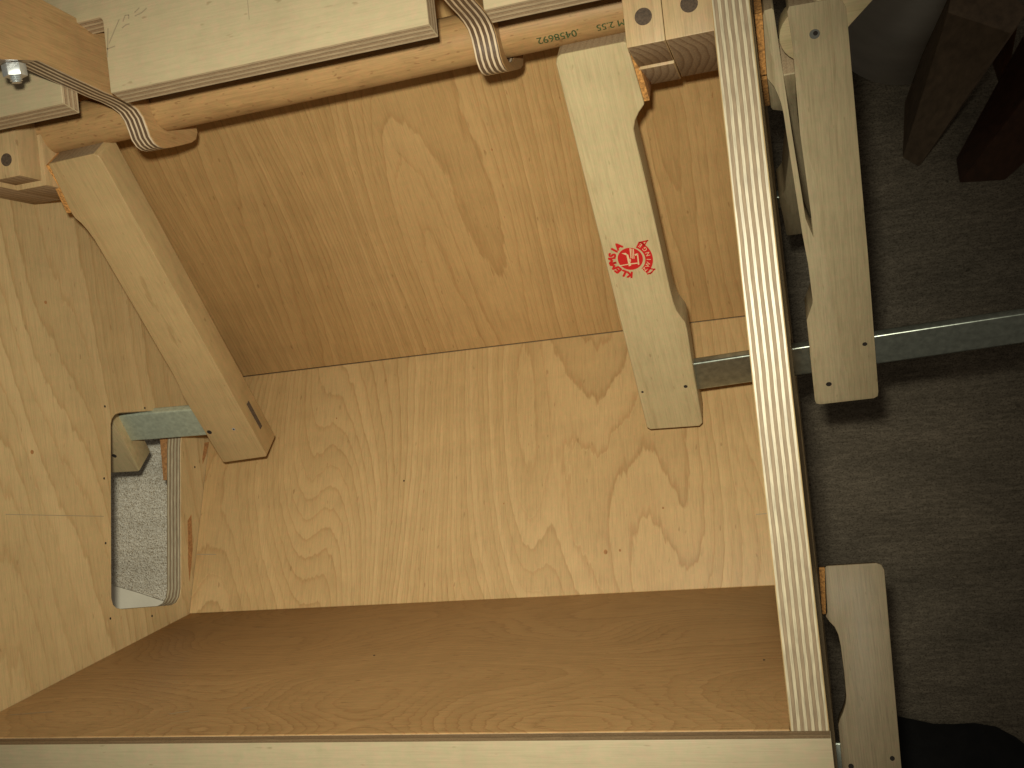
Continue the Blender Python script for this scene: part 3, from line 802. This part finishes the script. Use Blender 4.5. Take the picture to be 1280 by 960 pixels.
# second pass, slightly shifted, makes the letters bold
for q_, (ox, oy) in enumerate(((0.30, -0.25), (-0.30, 0.25), (0.25, 0.30), (-0.25, -0.30))):
    i0 = len(vs)
    vs.extend(E(x + ox, y + oy, zr + 0.00002 * (q_ + 1)) for x, y in tv)
    fs.extend([[i0 + k for k in f] for f in tf])
build('emblem', vs, fs, M['red'], jawA, None)
vs, fs = [], []
tv, tf = arc_text('ZWINGE', 11.5, -128, -32, 3.4, True)
vs.extend(E(x, y, zc) for x, y in tv); fs.extend(tf)
def im(x, y):      # picture-like coordinates of the little clamp drawing -> emblem axes (mm)
    return (-(y - 530) / 9.6 / 1.86, -(x - 553) / 9.6 / 2.1)
for poly in ([(455, 468), (515, 492), (520, 476), (500, 462)], [(508, 480), (530, 480), (562, 605), (536, 615)], [(545, 408), (558, 408), (566, 520), (556, 520)], [(566, 412), (574, 412), (582, 525), (574, 525)],
             [(582, 416), (592, 414), (600, 525), (592, 528)], [(600, 475), (632, 462), (640, 478), (612, 492)], [(628, 468), (640, 466), (655, 590), (640, 596)], [(425, 608), (540, 585), (542, 594), (428, 618)],
             [(555, 580), (640, 568), (642, 580), (558, 592)], [(540, 530), (556, 527), (560, 560), (545, 562)]):
    i0 = len(vs)
    vs.extend(E(*im(*q), zc) for q in poly)
    fs.append([i0, i0 + 1, i0 + 2, i0 + 3])
build('emblem_drawing', vs, fs, M['cream'], jawA, None)

# ------------------------------------------------------------------ things on the carpet, upper and lower right
M['can'] = plain('dull_grey_card', (0.78, 0.74, 0.66), 0.8, nz=18, amt=0.10)
M['plank'] = plain('old_brown_wood', (0.21, 0.145, 0.09), 0.7, nz=30, amt=0.25, scale3=(6, 6, 1))
M['mahog'] = plain('dark_red_brown_wood', (0.085, 0.035, 0.019), 0.55, nz=30, amt=0.3, scale3=(6, 6, 1))
M['orange'] = plain('orange_brown_wood', (0.20, 0.085, 0.03), 0.6, nz=40, amt=0.3)
M['black'] = plain('matte_black', (0.008, 0.0075, 0.007), 0.95, nz=60, amt=0.4)

can = thing('cardboard_drum', 'dull grey cylindrical drum standing on the carpet behind the clamp jaw', 'drum', W(0.138, 0.345, -1.15))
nseg = 64
def lathe(name, c, prof, mat, parent):
    vs, fs = [], []
    for r, z in prof:
        for k in range(nseg):
            an = 2 * math.pi * k / nseg
            vs.append(c + Vector((r * math.cos(an), r * math.sin(an), z)))
    for i in range(len(prof) - 1):
        for k in range(nseg):
            fs.append([i * nseg + k, i * nseg + (k + 1) % nseg, (i + 1) * nseg + (k + 1) % nseg, (i + 1) * nseg + k])
    fs.append(list(range(nseg))[::-1]); fs.append(list(range((len(prof) - 1) * nseg, len(prof) * nseg)))
    return build(name, vs, fs, mat, parent, None, smooth=True)
lathe('body', W(0.138, 0.345, -1.15), [(0.074, 0.001), (0.078, 0.004), (0.078, 0.440), (0.076, 0.444)], M['can'], can)
lathe('lid', W(0.138, 0.345, -1.15), [(0.076, 0.4445), (0.080, 0.446), (0.080, 0.458), (0.078, 0.461)], M['can'], can)

def slab(name, quad_bottom, quad_top, mat, parent=None, bevel=0.002):
    n = len(quad_bottom)
    vs = [W(*p) for p in quad_bottom] + [W(*p) for p in quad_top]
    fs = [list(range(n)), list(range(n, 2 * n))] + [[i, (i + 1) % n, n + (i + 1) % n, n + i] for i in range(n)]
    return build(name, vs, fs, mat, parent, None, bevel=bevel)
o = slab('wooden_plank', [(0.122, 0.192, -1.149), (0.137, 0.180, -1.149), (0.152, 0.196, -1.149), (0.130, 0.250, -1.149)],
         [(0.135, 0.250, -0.86), (0.178, 0.225, -0.86), (0.192, 0.240, -0.86), (0.150, 0.300, -0.86)], M['plank'])
prop(o, 'grey brown wooden plank standing on the carpet beside the grey drum', 'plank')
leg = thing('dark_wooden_leg', 'dark red brown wooden furniture leg standing on the carpet at the upper right', 'furniture leg', W(0.205, 0.17, -1.15))
slab('post', [(0.173, 0.182, -1.149), (0.174, 0.157, -1.149), (0.217, 0.153, -1.149), (0.233, 0.178, -1.149), (0.215, 0.21, -1.149)],
     [(0.205, 0.245, -0.95), (0.208, 0.200, -0.95), (0.265, 0.19, -0.95), (0.285, 0.225, -0.95), (0.262, 0.265, -0.95)], M['mahog'], leg)
slab('brace', [(0.203, 0.262, -1.08), (0.208, 0.235, -1.08), (0.215, 0.235, -1.08), (0.213, 0.265, -1.08)],
     [(0.205, 0.300, -1.0), (0.207, 0.270, -1.0), (0.214, 0.270, -1.0), (0.216, 0.300, -1.0)], M['orange'], leg)

# plain black bag, a low soft heap
vs, fs = [], []
nu, nv = 40, 14
cx, cy = 0.092, -0.532
for i in range(nv + 1):
    ph = (math.pi / 2) * i / nv
    for k in range(nu):
        an = 2 * math.pi * k / nu
        wob = 1 + 0.07 * math.sin(3 * an + 0.7) + 0.04 * math.sin(7 * an)
        vs.append(W(cx + 0.135 * wob * math.cos(an) * math.cos(ph), cy + 0.138 * wob * math.sin(an) * math.cos(ph), -1.148 + 0.06 * math.sin(ph) * (1 + 0.12 * math.sin(2 * an))))
for i in range(nv):
    for k in range(nu):
        fs.append([i * nu + k, i * nu + (k + 1) % nu, (i + 1) * nu + (k + 1) % nu, (i + 1) * nu + k])
o = build('black_mound', vs, fs, M['black'], None, None, smooth=True)
prop(o, 'black bag lying on the carpet at the lower right', 'mound')
